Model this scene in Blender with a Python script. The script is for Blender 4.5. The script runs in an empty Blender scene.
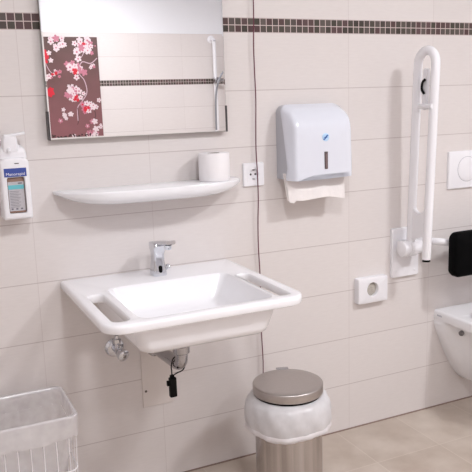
import bpy, bmesh, math, random
from mathutils import Vector, Matrix
random.seed(7)
PI = math.pi
COL = bpy.context.scene.collection

# ------------------------------------------------------------------ helpers
def lin(c):
    return tuple((v/12.92 if v <= .04045 else ((v+.055)/1.055)**2.4) for v in [q/255 for q in c])

def mat(name, rgb, rough=.5, metal=0., var=.03, scale=40., bump=0., coat=0., trans=0., spec=.5, stretch=None, alpha=None):
    m = bpy.data.materials.new(name); m.use_nodes = True
    nt = m.node_tree; b = nt.nodes['Principled BSDF']
    tc = nt.nodes.new('ShaderNodeTexCoord')
    mp = nt.nodes.new('ShaderNodeMapping'); nt.links.new(tc.outputs['Object'], mp.inputs[0])
    if stretch: mp.inputs['Scale'].default_value = stretch
    nz = nt.nodes.new('ShaderNodeTexNoise'); nz.inputs['Scale'].default_value = scale; nz.inputs['Detail'].default_value = 3
    nt.links.new(mp.outputs[0], nz.inputs['Vector'])
    mx = nt.nodes.new('ShaderNodeMix'); mx.data_type = 'RGBA'
    c = lin(rgb)
    mx.inputs['A'].default_value = (*[v*(1-var) for v in c], 1)
    mx.inputs['B'].default_value = (*[min(1, v*(1+var)) for v in c], 1)
    nt.links.new(nz.outputs['Fac'], mx.inputs['Factor'])
    nt.links.new(mx.outputs['Result'], b.inputs['Base Color'])
    b.inputs['Roughness'].default_value = rough; b.inputs['Metallic'].default_value = metal
    b.inputs['Coat Weight'].default_value = coat; b.inputs['Coat Roughness'].default_value = .08
    b.inputs['Transmission Weight'].default_value = trans
    b.inputs['Specular IOR Level'].default_value = spec
    if bump:
        bp = nt.nodes.new('ShaderNodeBump'); bp.inputs['Strength'].default_value = bump; bp.inputs['Distance'].default_value = .002
        nt.links.new(nz.outputs['Fac'], bp.inputs['Height']); nt.links.new(bp.outputs[0], b.inputs['Normal'])
    return m

def film(name, rgb, opaque):
    """thin translucent plastic film"""
    m = bpy.data.materials.new(name); m.use_nodes = True
    nt = m.node_tree; out = nt.nodes['Material Output']; nt.nodes.remove(nt.nodes['Principled BSDF'])
    d = nt.nodes.new('ShaderNodeBsdfDiffuse'); t = nt.nodes.new('ShaderNodeBsdfTranslucent'); tr = nt.nodes.new('ShaderNodeBsdfTransparent')
    g = nt.nodes.new('ShaderNodeBsdfGlossy'); g.inputs['Roughness'].default_value = .25
    c = (*lin(rgb), 1); d.inputs[0].default_value = c; t.inputs[0].default_value = c
    m1 = nt.nodes.new('ShaderNodeMixShader'); m1.inputs[0].default_value = .2
    nt.links.new(d.outputs[0], m1.inputs[1]); nt.links.new(t.outputs[0], m1.inputs[2])
    m2 = nt.nodes.new('ShaderNodeMixShader')
    tc = nt.nodes.new('ShaderNodeTexCoord'); nz = nt.nodes.new('ShaderNodeTexNoise'); nz.inputs['Scale'].default_value = 25
    nt.links.new(tc.outputs['Object'], nz.inputs['Vector'])
    mr = nt.nodes.new('ShaderNodeMapRange'); mr.inputs['To Min'].default_value = max(0, opaque-.12); mr.inputs['To Max'].default_value = min(1, opaque+.12)
    nt.links.new(nz.outputs['Fac'], mr.inputs['Value']); nt.links.new(mr.outputs[0], m2.inputs[0])
    nt.links.new(tr.outputs[0], m2.inputs[1]); nt.links.new(m1.outputs[0], m2.inputs[2])
    m3 = nt.nodes.new('ShaderNodeMixShader'); m3.inputs[0].default_value = .06
    nt.links.new(m2.outputs[0], m3.inputs[1]); nt.links.new(g.outputs[0], m3.inputs[2])
    nt.links.new(m3.outputs[0], out.inputs[0])
    return m

def new_bm():
    bm = bmesh.new(); bm.faces.layers.int.new('flat'); return bm

def obj(name, bm, mats, parent=None, angle=40, flat=False):
    me = bpy.data.meshes.new(name)
    bmesh.ops.recalc_face_normals(bm, faces=bm.faces[:])
    if not flat:
        fl = bm.faces.layers.int.get('flat')
        for f in bm.faces: f.smooth = len(f.verts) <= 4 and not (fl and f[fl])
    bm.to_mesh(me); bm.free()
    if not flat: me.set_sharp_from_angle(angle=math.radians(angle))
    for m in (mats if isinstance(mats, (list, tuple)) else [mats]): me.materials.append(m)
    o = bpy.data.objects.new(name, me); COL.objects.link(o)
    if parent is not None:
        o.parent = parent
        o.matrix_parent_inverse = parent.matrix_world.inverted()
    return o

def tag(o, label, cat, group=None):
    o['label'] = label; o['category'] = cat
    if group: o['group'] = group
    return o

def thing(name, label, cat, loc=(0, 0, 0), group=None):
    o = bpy.data.objects.new(name, None); COL.objects.link(o)
    o.location = loc; o.empty_display_size = .05
    o.matrix_world = Matrix.Translation(loc)
    return tag(o, label, cat, group)

def struct(o):
    o['kind'] = 'structure'; return o

def loft(bm, loops, cap0=False, cap1=False, closed=True, mi=0):
    vs = [[bm.verts.new(p) for p in l] for l in loops]
    n = len(vs[0])
    for a, b in zip(vs, vs[1:]):
        for i in range(n if closed else n-1):
            j = (i+1) % n
            f = bm.faces.new((a[i], a[j], b[j], b[i])); f.material_index = mi
    if cap0: bm.faces.new(vs[0][::-1]).material_index = mi
    if cap1: bm.faces.new(vs[-1]).material_index = mi
    return vs

def fill(bm, loops, mi=0):
    """planar face with holes between existing vertex loops"""
    if not bm.faces.layers.int.get('flat'): raise RuntimeError('flat layer first')
    es = []
    for l in loops:
        for i in range(len(l)):
            e = bm.edges.get((l[i], l[(i+1) % len(l)])) or bm.edges.new((l[i], l[(i+1) % len(l)]))
            es.append(e)
    r = bmesh.ops.triangle_fill(bm, use_beauty=True, use_dissolve=False, edges=es)
    fl = bm.faces.layers.int.get('flat')
    for f in [q for q in r['geom'] if isinstance(q, bmesh.types.BMFace)]:
        f.material_index = mi; f[fl] = 1

def rr(x0, x1, y0, y1, r, n=6):
    """rounded rectangle, r = radius or 4 radii (x1y1, x0y1, x0y0, x1y0)"""
    r = [r]*4 if not isinstance(r, (list, tuple)) else r
    out = []
    for (cx, cy, a, q) in ((x1, y1, 0, r[0]), (x0, y1, 90, r[1]), (x0, y0, 180, r[2]), (x1, y0, 270, r[3])):
        sx = -1 if cx == x1 else 1; sy = -1 if cy == y1 else 1
        for k in range(n+1):
            t = math.radians(a+90*k/n)
            out.append((cx+sx*q+q*math.cos(t), cy+sy*q+q*math.sin(t)))
    return out

def rbox(bm, x0, x1, y0, y1, z0, z1, r=.004, seg=2, mi=0):
    """box with rounded edges"""
    b = bmesh.new(); bmesh.ops.create_cube(b, size=1)
    for v in b.verts:
        v.co = Vector(((x0+x1)/2+v.co.x*(x1-x0), (y0+y1)/2+v.co.y*(y1-y0), (z0+z1)/2+v.co.z*(z1-z0)))
    if r: bmesh.ops.bevel(b, geom=b.edges[:], offset=r, segments=seg, profile=.5, affect='EDGES')
    mp = {v: bm.verts.new(v.co) for v in b.verts}
    for f in b.faces: bm.faces.new([mp[v] for v in f.verts]).material_index = mi
    b.free()

def tube(bm, pts, r, n=12, cap=True, closed=False, mi=0):
    pts = [Vector(p) for p in pts]; N = len(pts)
    rs = r if isinstance(r, (list, tuple)) else [r]*N
    tan = []
    for i in range(N):
        if closed: t = pts[(i+1) % N]-pts[i-1]
        else: t = pts[min(i+1, N-1)]-pts[max(i-1, 0)]
        tan.append(t.normalized())
    u = tan[0].orthogonal().normalized(); loops = []
    for i in range(N):
        u = (u-tan[i]*u.dot(tan[i])).normalized(); w = tan[i].cross(u)
        loops.append([pts[i]+(u*math.cos(2*PI*k/n)+w*math.sin(2*PI*k/n))*rs[i] for k in range(n)])
    if closed:
        vs = [[bm.verts.new(p) for p in l] for l in loops]
        for i in range(N):
            a, b = vs[i], vs[(i+1) % N]
            for k in range(n): bm.faces.new((a[k], a[(k+1) % n], b[(k+1) % n], b[k])).material_index = mi
    else: loft(bm, loops, cap, cap, mi=mi)

def lathe(bm, c, axis, prof, n=40, cap0=True, cap1=True, mi=0):
    """prof: (radius, distance along axis)"""
    ax = Vector(axis).normalized(); u = ax.orthogonal().normalized(); w = ax.cross(u); c = Vector(c)
    loft(bm, [[c+ax*h+(u*math.cos(2*PI*k/n)+w*math.sin(2*PI*k/n))*r for k in range(n)] for r, h in prof], cap0, cap1, mi=mi)

def smooth_path(P, n=8):
    P = [Vector(p) for p in P]; out = []
    for i in range(len(P)-1):
        p0, p1, p2, p3 = P[max(i-1, 0)], P[i], P[i+1], P[min(i+2, len(P)-1)]
        for k in range(n):
            t = k/n
            out.append(.5*((2*p1)+(p2-p0)*t+(2*p0-5*p1+4*p2-p3)*t*t+(3*p1-p0-3*p2+p3)*t**3))
    return out+[P[-1]]

def text_mesh(name, s, size, m, parent, loc, rot=(PI/2, 0, 0), depth=.0003, fit=None):
    cu = bpy.data.curves.new(name, 'FONT'); cu.body = s; cu.size = size; cu.extrude = depth; cu.align_x = 'CENTER'; cu.align_y = 'CENTER'
    t = bpy.data.objects.new(name, cu); COL.objects.link(t)
    dg = bpy.context.evaluated_depsgraph_get()
    me = bpy.data.meshes.new_from_object(t.evaluated_get(dg)); bpy.data.objects.remove(t)
    w = max(v.co.x for v in me.vertices)-min(v.co.x for v in me.vertices)
    sx = fit/w if fit else 1
    M = Matrix.Translation(loc) @ Matrix.Rotation(rot[2], 4, 'Z') @ Matrix.Rotation(rot[0], 4, 'X') @ Matrix.Diagonal((sx, 1, 1, 1))
    me.transform(M); me.materials.clear(); me.materials.append(m)
    o = bpy.data.objects.new(name, me); COL.objects.link(o); o.parent = parent; o.matrix_parent_inverse = parent.matrix_world.inverted()
    return o

# ------------------------------------------------------------------ materials
M = {}
M['ceramic'] = mat('glazed_ceramic', (246, 246, 249), .12, coat=.3, var=.01)
M['mineral'] = mat('white_mineral_cast', (248, 247, 250), .22, coat=.2, var=.008)
M['white_plastic'] = mat('white_plastic', (243, 242, 246), .3, var=.01)
M['cover_plastic'] = mat('glossy_white_cover', (228, 231, 241), .16, coat=.4, var=.01)
M['grey_plastic'] = mat('grey_plastic', (188, 189, 196), .4, var=.02)
M['white_enamel'] = mat('white_coated_steel', (246, 245, 249), .25, coat=.3, var=.008)
M['chrome'] = mat('chrome', (215, 217, 222), .09, metal=1, var=.01)
M['dull_chrome'] = mat('worn_chrome', (184, 183, 186), .22, metal=1, var=.06)
M['steel'] = mat('brushed_steel_painted_reflections', (190, 184, 181), .27, metal=1, var=.42, scale=55, stretch=(1, 1, .01))  # vertical streak reflections painted into the base colour by stretched noise
M['steel_lid'] = mat('brushed_steel_lid', (186, 180, 177), .38, metal=1, var=.05, scale=90)
M['black'] = mat('black_plastic', (8, 8, 9), .45, var=.1, spec=.15)
M['black_pad'] = mat('black_foam_skin', (9, 9, 10), .6, var=.1, bump=.1, scale=200, spec=.04)
M['dark'] = mat('dark_grey_plastic', (70, 66, 68), .45)
M['mirror'] = mat('mirror_silver', (247, 247, 248), .0, metal=1, var=.0)
M['glass_edge'] = mat('ground_glass_edge', (150, 156, 156), .3, metal=.4)
M['paper'] = mat('soft_white_paper', (247, 244, 246), .85, var=.015, scale=150, bump=.2)
M['towel'] = mat('recycled_paper_towel', (240, 234, 232), .9, var=.03, scale=120, bump=.25)
M['core'] = mat('cardboard', (150, 130, 120), .9)
M['cord'] = mat('dark_red_cord', (104, 48, 64), .7)
M['access'] = mat('painted_access_plate', (226, 218, 214), .35, var=.01)
M['screw'] = mat('screw_steel', (95, 85, 82), .4, metal=.7)
M['bags'] = mat('grey_paper_bags', (190, 184, 176), .85, var=.2, scale=260, bump=.5)
M['blue'] = mat('printed_blue', (62, 82, 160), .4)
M['teal'] = mat('printed_teal', (110, 196, 206), .4)
M['labelgrey'] = mat('printed_label', (196, 193, 198), .45, var=.06, scale=300)
M['inkgrey'] = mat('printed_grey_ink', (120, 118, 128), .5)
M['amber'] = mat('brownish_liquid_bottle', (152, 122, 108), .25, var=.05)
M['logo_pale'] = mat('printed_pale_blue', (188, 220, 248), .3)
M['logo_blue'] = mat('printed_logo_blue', (60, 110, 190), .3)
M['window'] = mat('smoked_window', (128, 108, 108), .15, var=.15, scale=60)
M['slit'] = mat('window_rim', (84, 70, 72), .3)
M['wire'] = mat('white_coated_wire', (246, 243, 246), .35, var=.01)
M['paint'] = mat('white_wall_paint', (238, 238, 241), .8, var=.01)
M['mark'] = mat('printed_grey_mark', (176, 178, 190), .4)
M['film'] = film('clear_bin_film', (252, 250, 252), .36)
M['film_in'] = film('crumpled_bin_film', (252, 250, 252), .36)
M['film2'] = film('milky_bag_film', (250, 249, 252), .76)
M['film_hem'] = film('milky_bag_hem', (248, 244, 246), .9)

class NT:
    def __init__(s, m): s.nt = m.node_tree
    def m(s, op, a, b=0., c=0.):
        n = s.nt.nodes.new('ShaderNodeMath'); n.operation = op
        for i, v in enumerate((a, b, c)):
            if hasattr(v, 'links'): s.nt.links.new(v, n.inputs[i])
            else: n.inputs[i].default_value = v
        return n.outputs[0]
    def mix(s, f, a, b):
        n = s.nt.nodes.new('ShaderNodeMix'); n.data_type = 'RGBA'
        for k, v in (('Factor', f), ('A', a), ('B', b)):
            if hasattr(v, 'links'): s.nt.links.new(v, n.inputs[k])
            elif k == 'Factor': n.inputs[k].default_value = v
            else: n.inputs[k].default_value = (*lin(v), 1)
        return n.outputs['Result']

TW, TH, MP = .4044, .2, .0247
def wall_mat(name, axis):
    m = bpy.data.materials.new(name); m.use_nodes = True
    g = NT(m); nt = m.node_tree; b = nt.nodes['Principled BSDF']
    tc = nt.nodes.new('ShaderNodeTexCoord'); sp = nt.nodes.new('ShaderNodeSeparateXYZ'); nt.links.new(tc.outputs['Object'], sp.inputs[0])
    u = sp.outputs[axis]; z = sp.outputs[2]
    def joint(v, period, w):
        f = g.m('FRACT', v); d = g.m('MULTIPLY', g.m('MINIMUM', f, g.m('SUBTRACT', 1., f)), period)
        return g.m('LESS_THAN', d, w)
    above = g.m('GREATER_THAN', z, 1.625)
    zr_lo = g.m('DIVIDE', g.m('SUBTRACT', 1.6, z), TH); zr_hi = g.m('DIVIDE', g.m('SUBTRACT', z, 1.6494), TH)
    zr = g.m('ADD', g.m('MULTIPLY', zr_hi, above), g.m('MULTIPLY', zr_lo, g.m('SUBTRACT', 1., above)))
    ur = g.m('DIVIDE', u, TW)
    jh = joint(zr, TH, .0014); jv = joint(ur, TW, .0010)
    # tile body colour: fine horizontal linen mottle plus a slight tone per tile
    mp = nt.nodes.new('ShaderNodeMapping'); mp.inputs['Scale'].default_value = (9, 9, 55); nt.links.new(tc.outputs['Object'], mp.inputs[0])
    n1 = nt.nodes.new('ShaderNodeTexNoise'); n1.inputs['Scale'].default_value = 3.; n1.inputs['Detail'].default_value = 5; nt.links.new(mp.outputs[0], n1.inputs['Vector'])
    cell = nt.nodes.new('ShaderNodeCombineXYZ'); nt.links.new(g.m('FLOOR', ur), cell.inputs[0]); nt.links.new(g.m('FLOOR', zr), cell.inputs[1]); nt.links.new(above, cell.inputs[2])
    wn = nt.nodes.new('ShaderNodeTexWhiteNoise'); nt.links.new(cell.outputs[0], wn.inputs['Vector'])
    fac = g.m('ADD', g.m('MULTIPLY', n1.outputs['Fac'], .75), g.m('MULTIPLY', wn.outputs['Value'], .25))
    tile = g.mix(fac, (221, 214, 212), (232, 226, 224))
    tile = g.mix(g.m('MULTIPLY', jv, .45), tile, (196, 184, 182))
    tile = g.mix(g.m('MULTIPLY', jh, .7), tile, (184, 172, 170))
    # mosaic band of two rows
    mu = g.m('DIVIDE', u, MP); mz = g.m('DIVIDE', g.m('SUBTRACT', z, 1.6), MP)
    gm = g.m('MAXIMUM', joint(mu, MP, .0014), joint(mz, MP, .0014))
    c2 = nt.nodes.new('ShaderNodeCombineXYZ'); nt.links.new(g.m('FLOOR', mu), c2.inputs[0]); nt.links.new(g.m('FLOOR', mz), c2.inputs[1])
    w2 = nt.nodes.new('ShaderNodeTexWhiteNoise'); nt.links.new(c2.outputs[0], w2.inputs['Vector'])
    s2 = nt.nodes.new('ShaderNodeSeparateColor'); nt.links.new(w2.outputs['Color'], s2.inputs[0])
    mos = g.mix(s2.outputs[0], (58, 50, 45), (104, 92, 89))
    mos = g.mix(g.m('MULTIPLY', s2.outputs[1], .6), mos, (76, 74, 62))
    mos = g.mix(g.m('MULTIPLY', g.m('GREATER_THAN', s2.outputs[2], .75), .5), mos, (92, 52, 62))
    mos = g.mix(gm, mos, (206, 190, 186))
    band = g.m('MULTIPLY', g.m('GREATER_THAN', z, 1.6), g.m('LESS_THAN', z, 1.6494))
    col = g.mix(band, tile, mos)
    painted = g.m('GREATER_THAN', z, 2.0494)
    col = g.mix(painted, col, (240, 241, 245))
    nt.links.new(col, b.inputs['Base Color'])
    rg = g.m('ADD', .34, g.m('MULTIPLY', painted, .4)); nt.links.new(rg, b.inputs['Roughness'])
    b.inputs['Specular IOR Level'].default_value = .35
    return m

def floor_mat():
    m = bpy.data.materials.new('beige_stoneware_floor'); m.use_nodes = True
    g = NT(m); nt = m.node_tree; b = nt.nodes['Principled BSDF']
    tc = nt.nodes.new('ShaderNodeTexCoord'); sp = nt.nodes.new('ShaderNodeSeparateXYZ'); nt.links.new(tc.outputs['Object'], sp.inputs[0])
    def cellco(v, o): return g.m('DIVIDE', g.m('SUBTRACT', v, o), .3)
    x = cellco(sp.outputs[0], 1.448); y = cellco(sp.outputs[1], -.285)
    def jt(v):
        f = g.m('FRACT', v); d = g.m('MULTIPLY', g.m('MINIMUM', f, g.m('SUBTRACT', 1., f)), .3); return g.m('LESS_THAN', d, .0018)
    j = g.m('MAXIMUM', jt(x), jt(y))
    n1 = nt.nodes.new('ShaderNodeTexNoise'); n1.inputs['Scale'].default_value = 7.; n1.inputs['Detail'].default_value = 6; nt.links.new(tc.outputs['Object'], n1.inputs['Vector'])
    c2 = nt.nodes.new('ShaderNodeCombineXYZ'); nt.links.new(g.m('FLOOR', x), c2.inputs[0]); nt.links.new(g.m('FLOOR', y), c2.inputs[1])
    w = nt.nodes.new('ShaderNodeTexWhiteNoise'); nt.links.new(c2.outputs[0], w.inputs['Vector'])
    mr = nt.nodes.new('ShaderNodeMapRange'); mr.inputs['From Min'].default_value = .3; mr.inputs['From Max'].default_value = .7; nt.links.new(n1.outputs['Fac'], mr.inputs['Value'])
    fac = g.m('ADD', g.m('MULTIPLY', mr.outputs[0], .6), g.m('MULTIPLY', w.outputs['Value'], .4))
    col = g.mix(fac, (178, 162, 149), (214, 203, 192))
    col = g.mix(g.m('MULTIPLY', j, .35), col, (226, 216, 206))
    nt.links.new(col, b.inputs['Base Color']); b.inputs['Roughness'].default_value = .42; b.inputs['Specular IOR Level'].default_value = .4
    return m

# ------------------------------------------------------------------ room shell
XL, XR, YF, H = -1.4, 2.95, -3.9, 2.6
def slab(name, x0, x1, y0, y1, z0, z1, m):
    bm = new_bm(); rbox(bm, x0, x1, y0, y1, z0, z1, 0)
    return struct(obj(name, bm, m, flat=True))
WX = wall_mat('cream_tiles_mosaic_band', 0); WY = wall_mat('cream_tiles_mosaic_band_side', 1)
slab('wall_back', XL-.1, XR+.1, 0, .1, -.1, H, WX)
slab('wall_front', XL-.1, XR+.1, YF-.1, YF, -.1, H, WX)
slab('wall_left', XL-.1, XL, YF, 0, -.1, H, WY)
slab('wall_right', XR, XR+.1, YF, 0, -.1, H, WY)
slab('floor', XL, XR, YF, 0, -.1, 0, floor_mat())
slab('ceiling', XL-.1, XR+.1, YF-.1, .1, H, H+.1, M['paint'])
# dark silicone line along the foot of the wall
bm = new_bm(); rbox(bm, XL, XR, -.004, 0, 0, .004, 0)
struct(obj('trim_1', bm, mat('brown_silicone_joint', (150, 128, 118), .6), flat=True))

# ------------------------------------------------------------------ ceiling lamps (light the room), with one added fill lamp
def emit(name, strength, rgb=(.97, .975, 1)):
    m = bpy.data.materials.new(name); m.use_nodes = True; nt = m.node_tree
    nt.nodes.remove(nt.nodes['Principled BSDF']); e = nt.nodes.new('ShaderNodeEmission')
    e.inputs[0].default_value = (*rgb, 1); e.inputs[1].default_value = strength
    nt.links.new(e.outputs[0], nt.nodes['Material Output'].inputs[0]); return m
for (x, y, lab, power) in ((1.85, -1.9, 'round white ceiling lamp on the toilet side of the room', 35.),
                    (.1, -2.0, 'round white ceiling lamp on the washbasin side of the room', 25.),
                    (1.1, -3.1, 'added round fill lamp on the ceiling nearest the far wall', 15.)):  # added fill: softens shadows and brightens the wall seen in the mirror
    t = thing('ceiling_lamp', lab, 'lamp', (x, y, H), 'round ceiling lamps')
    bm = new_bm(); lathe(bm, (x, y, H), (0, 0, -1), [(.205, 0), (.205, .018), (.198, .022), (.182, .022), (.182, .01)], 48, True, False)
    obj('lamp_ring', bm, M['white_plastic'], t)
    bm = new_bm(); lathe(bm, (x, y, H), (0, 0, -1), [(.181, .008), (.181, .019), (.14, .024), (.05, .027), (.004, .028)], 48, True, True)
    obj('lamp_diffuser', bm, emit('lamp_diffuser', power), t)

# ------------------------------------------------------------------ washbasin
ZT = .797
t = thing('washbasin', 'white wall-hung washbasin with a grip slot at each side', 'washbasin', (.379, 0, ZT-.1))
bm = new_bm()
def hl(loop, z): return [(x, y, z) for x, y in loop]
X0, X1, Y1 = .071, .684, -.577
def outer(i): return rr(X0+i, X1-i, Y1+i, -.001-min(i, .002), [.004, .004, max(.062-i, .01), max(.062-i, .01)], 8)
lo = loft(bm, [hl(outer(.008), ZT), hl(outer(.0035), ZT-.0012), hl(outer(.001), ZT-.004), hl(outer(0), ZT-.009), hl(outer(0), ZT-.021), hl(outer(.002), ZT-.025), hl(outer(.006), ZT-.027)])
def slot(x0, x1):
    def s(i): return rr(x0-i, x1+i, -.535-i, -.232+i, .02+i, 6)
    return loft(bm, [hl(s(.007), ZT), hl(s(.003), ZT-.0012), hl(s(.0008), ZT-.004), hl(s(0), ZT-.008), hl(s(0), ZT-.022), hl(s(.003), ZT-.027)])
sl = slot(.105, .153); sr = slot(.601, .648)
def bi(d, r): return rr(.183+d, .586-d, -.538+d, -.178-d, r, 8)
ins = loft(bm, [hl(bi(-.012, .042), ZT), hl(bi(-.005, .036), ZT-.0015), hl(bi(-.001, .032), ZT-.006), hl(bi(.002, .03), ZT-.014), hl(bi(.022, .045), ZT-.07), hl(bi(.03, .05), ZT-.085), hl(bi(.045, .05), ZT-.093), hl(bi(.09, .04), ZT-.097)], False, True)
fill(bm, [lo[0], sl[0], sr[0], ins[0]])
def bo(a, r): return rr(.160+a*1.2, .592-a*.9, -.546+a, -.045-a, r, 8)
ous = loft(bm, [hl(bo(0, .03), ZT-.027), hl(bo(.001, .03), ZT-.04), hl(bo(.004, .03), ZT-.055), hl(bo(.012, .035), ZT-.09), hl(bo(.018, .035), ZT-.104), hl(bo(.028, .035), ZT-.112), hl(bo(.05, .03), ZT-.115)], False, True)
fill(bm, [lo[-1], sl[-1], sr[-1], ous[0]])
obj('basin', bm, M['mineral'], t, 35)
bm = new_bm(); lathe(bm, (.38, -.34, ZT-.097), (0, 0, 1), [(.028, 0), (.028, .003), (.02, .005), (.004, .005)], 32)
obj('drain_plug', bm, M['chrome'], t)

# tap
tx, ty = .383, -.093
t = thing('sensor_tap', 'chrome sensor tap standing on the back of the washbasin', 'tap', (tx, ty, ZT))
bm = new_bm()
L = []
for z, hw, d0, d1, r in ((0, .0235, .026, .026, .012), (.002, .0245, .027, .027, .012), (.02, .023, .0255, .026, .011), (.05, .019, .022, .024, .010), (.075, .0185, .024, .025, .009), (.09, .021, .03, .027, .009), (.104, .022, .036, .028, .009), (.110, .021, .034, .027, .009), (.1125, .017, .03, .023, .008)):
    L.append([(tx+x, ty+y, ZT+z) for x, y in rr(-hw, hw, -d0, d1, r, 5)])
loft(bm, L, True, True); obj('tap_body', bm, M['chrome'], t)
bm = new_bm()
L = []
for k in range(8):
    s = k/7; y = ty+.022-s*.128; zc = ZT+.104+.026*s-.004*s*s; hw = .021-.005*s; hh = .0085-.0025*s
    L.append([(tx+x+.012*s, y, zc+z) for x, z in rr(-hw, hw, -hh, hh, .005, 4)])
loft(bm, L, True, True); sp = obj('spout', bm, M['chrome'], t)
bm = new_bm(); lathe(bm, (tx+.010, ty-.083, ZT+.117), (0, .2, -1), [(.013, 0), (.0125, .012), (.011, .016), (.008, .016)], 24)
obj('aerator', bm, M['chrome'], t)
bm = new_bm(); loft(bm, [[(tx+x, ty-.0262-e, ZT+.024+z) for x, z in rr(-.006+i, .006-i, -.012+i, .012-i, .0058-i, 5)] for e, i in ((-.006, 0), (.001, 0), (.0016, .001))], True, True)
obj('sensor_window', bm, M['black'], t)
bm = new_bm(); lathe(bm, (tx+.019, ty-.004, ZT+.024), (1, 0, 0), [(.007, 0), (.007, .008), (.0095, .009), (.0105, .013), (.0095, .019), (.004, .021)], 24)
obj('temperature_lever', bm, M['chrome'], t)

# drain trap
t = thing('drain_trap', 'chrome drain pipe bending from under the washbasin to the wall', 'drain pipe', (.38, -.3, .55))
bm = new_bm()
tube(bm, [(.40, -.235, .6815), (.40, -.235, .655), (.40, -.235, .56)], .022, 24); obj('tail_pipe', bm, M['dull_chrome'], t)
bm = new_bm(); lathe(bm, (.40, -.235, .588), (0, 0, -1), [(.024, 0), (.028, .002), (.028, .024), (.024, .027)], 24); obj('union_nut', bm, M['dull_chrome'], t)
bm = new_bm(); tube(bm, smooth_path([(.40, -.235, .59), (.40, -.235, .552), (.399, -.226, .527), (.397, -.195, .513), (.395, -.15, .512), (.39, -.08, .511), (.386, -.001, .510)], 6), .021, 24); obj('bend_pipe', bm, M['dull_chrome'], t)
bm = new_bm(); lathe(bm, (.387, 0, .510), (0, -1, 0), [(.034, 0), (.034, .003), (.028, .008), (.021, .009)], 32); obj('wall_rosette', bm, M['dull_chrome'], t)

# battery box on the trap
t = thing('battery_box', 'small black box hanging by a cord from the drain pipe', 'box', (.372, -.21, .47))
BX = -.005; BZ = -.051
bm = new_bm(); rbox(bm, .365+BX, .389+BX, -.222, -.204, .458+BZ, .525+BZ, .003); rbox(bm, .357+BX, .366+BX, -.217, -.207, .498+BZ, .516+BZ, .002); rbox(bm, .369+BX, .383+BX, -.217, -.207, .523+BZ, .534+BZ, .002); obj('box_case', bm, M['black'], t)
bm = new_bm(); tube(bm, smooth_path([(.371, -.212, .479), (.3715, -.211, .495), (.3725, -.206, .512), (.381, -.205, .535), (.397, -.205, .541), (.414, -.206, .534), (.4215, -.208, .513), (.412, -.209, .492), (.388, -.211, .485), (.373, -.212, .479)], 5), .0022, 8); obj('hanging_cord', bm, M['black'], t)

# angle valve
vx, vz = .239, .537
t = thing('angle_valve', 'chrome angle valve on the wall below the washbasin', 'valve', (vx, 0, vz))
bm = new_bm(); lathe(bm, (vx, 0, vz), (0, -1, 0), [(.033, 0), (.033, .003), (.026, .009), (.014, .011)], 32); obj('rosette', bm, M['chrome'], t)
bm = new_bm(); tube(bm, [(vx, -.005, vz), (vx, -.06, vz)], .0125, 20); tube(bm, [(vx, -.04, vz), (vx, -.04, vz+.055)], .009, 16); lathe(bm, (vx, -.04, vz+.024), (0, 0, 1), [(.012, 0), (.0135, .002), (.0135, .018), (.011, .02)], 6); obj('valve_body', bm, M['chrome'], t)
bm = new_bm(); lathe(bm, (vx+.003, -.058, vz-.003), (.35, -1, -.25), [(.010, 0), (.018, .004), (.0205, .012), (.0205, .024), (.015, .028), (.004, .029)], 20); obj('valve_handle', bm, M['chrome'], t)
bm = new_bm(); tube(bm, smooth_path([(vx, -.04, vz+.05), (vx, -.042, vz+.09), (vx+.02, -.048, vz+.108), (vx+.05, -.055, vz+.1165)], 6), .005, 10); obj('supply_hose', bm, M['dull_chrome'], t)

# access plate
t = thing('access_plate', 'flat white cover plate on the wall under the washbasin', 'cover plate', (.385, 0, .44))
bm = new_bm(); rbox(bm, .329, .445, -.004, 0, .292, .60, .0012, 1); obj('plate', bm, M['access'], t)
bm = new_bm(); lathe(bm, (.342, -.004, .353), (0, -1, 0), [(.0045, 0), (.0045, .001), (.002, .0015)], 16); obj('screw', bm, M['screw'], t)

# ------------------------------------------------------------------ mirror
MX0, MX1, MZ0, MZ1 = .071, .684, 1.262, 1.90
t = thing('mirror', 'large rectangular mirror hanging on the tiled wall above the shelf', 'mirror', (.377, 0, MZ0))
tilt = -.0088
def mirror_pt(x, d, z): return (x, -.016-d-(z-MZ0)*tilt, z)
bm = new_bm()
def ml(i, d): return [mirror_pt(x, d, z) for x, z in ((MX0+i, MZ0+i), (MX1-i, MZ0+i), (MX1-i, MZ1-i), (MX0+i, MZ1-i))]
loft(bm, [ml(.0005, .012), ml(.005, .0122)], False, True)
obj('mirror_glass', bm, M['mirror'], t, flat=True)
bm = new_bm(); loft(bm, [ml(0, .004), ml(0, .0119)], True, True); obj('glass_backing', bm, M['glass_edge'], t, flat=True)
for z, d in ((MZ0+.06, .0185), (MZ1-.06, .0135)):
    bm = new_bm(); rbox(bm, MX0+.06, MX1-.06, -d, -.0, z-.02, z+.02, .002, 1); obj('wall_bracket', bm, M['dark'], t)
for x in (MX0, MX1):
    bm = new_bm(); rbox(bm, x-.0025, x+.0025, -.0315, -.001, MZ0-.002, MZ0+.088, .0008, 1); obj('side_clip', bm, M['dark'], t)

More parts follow.
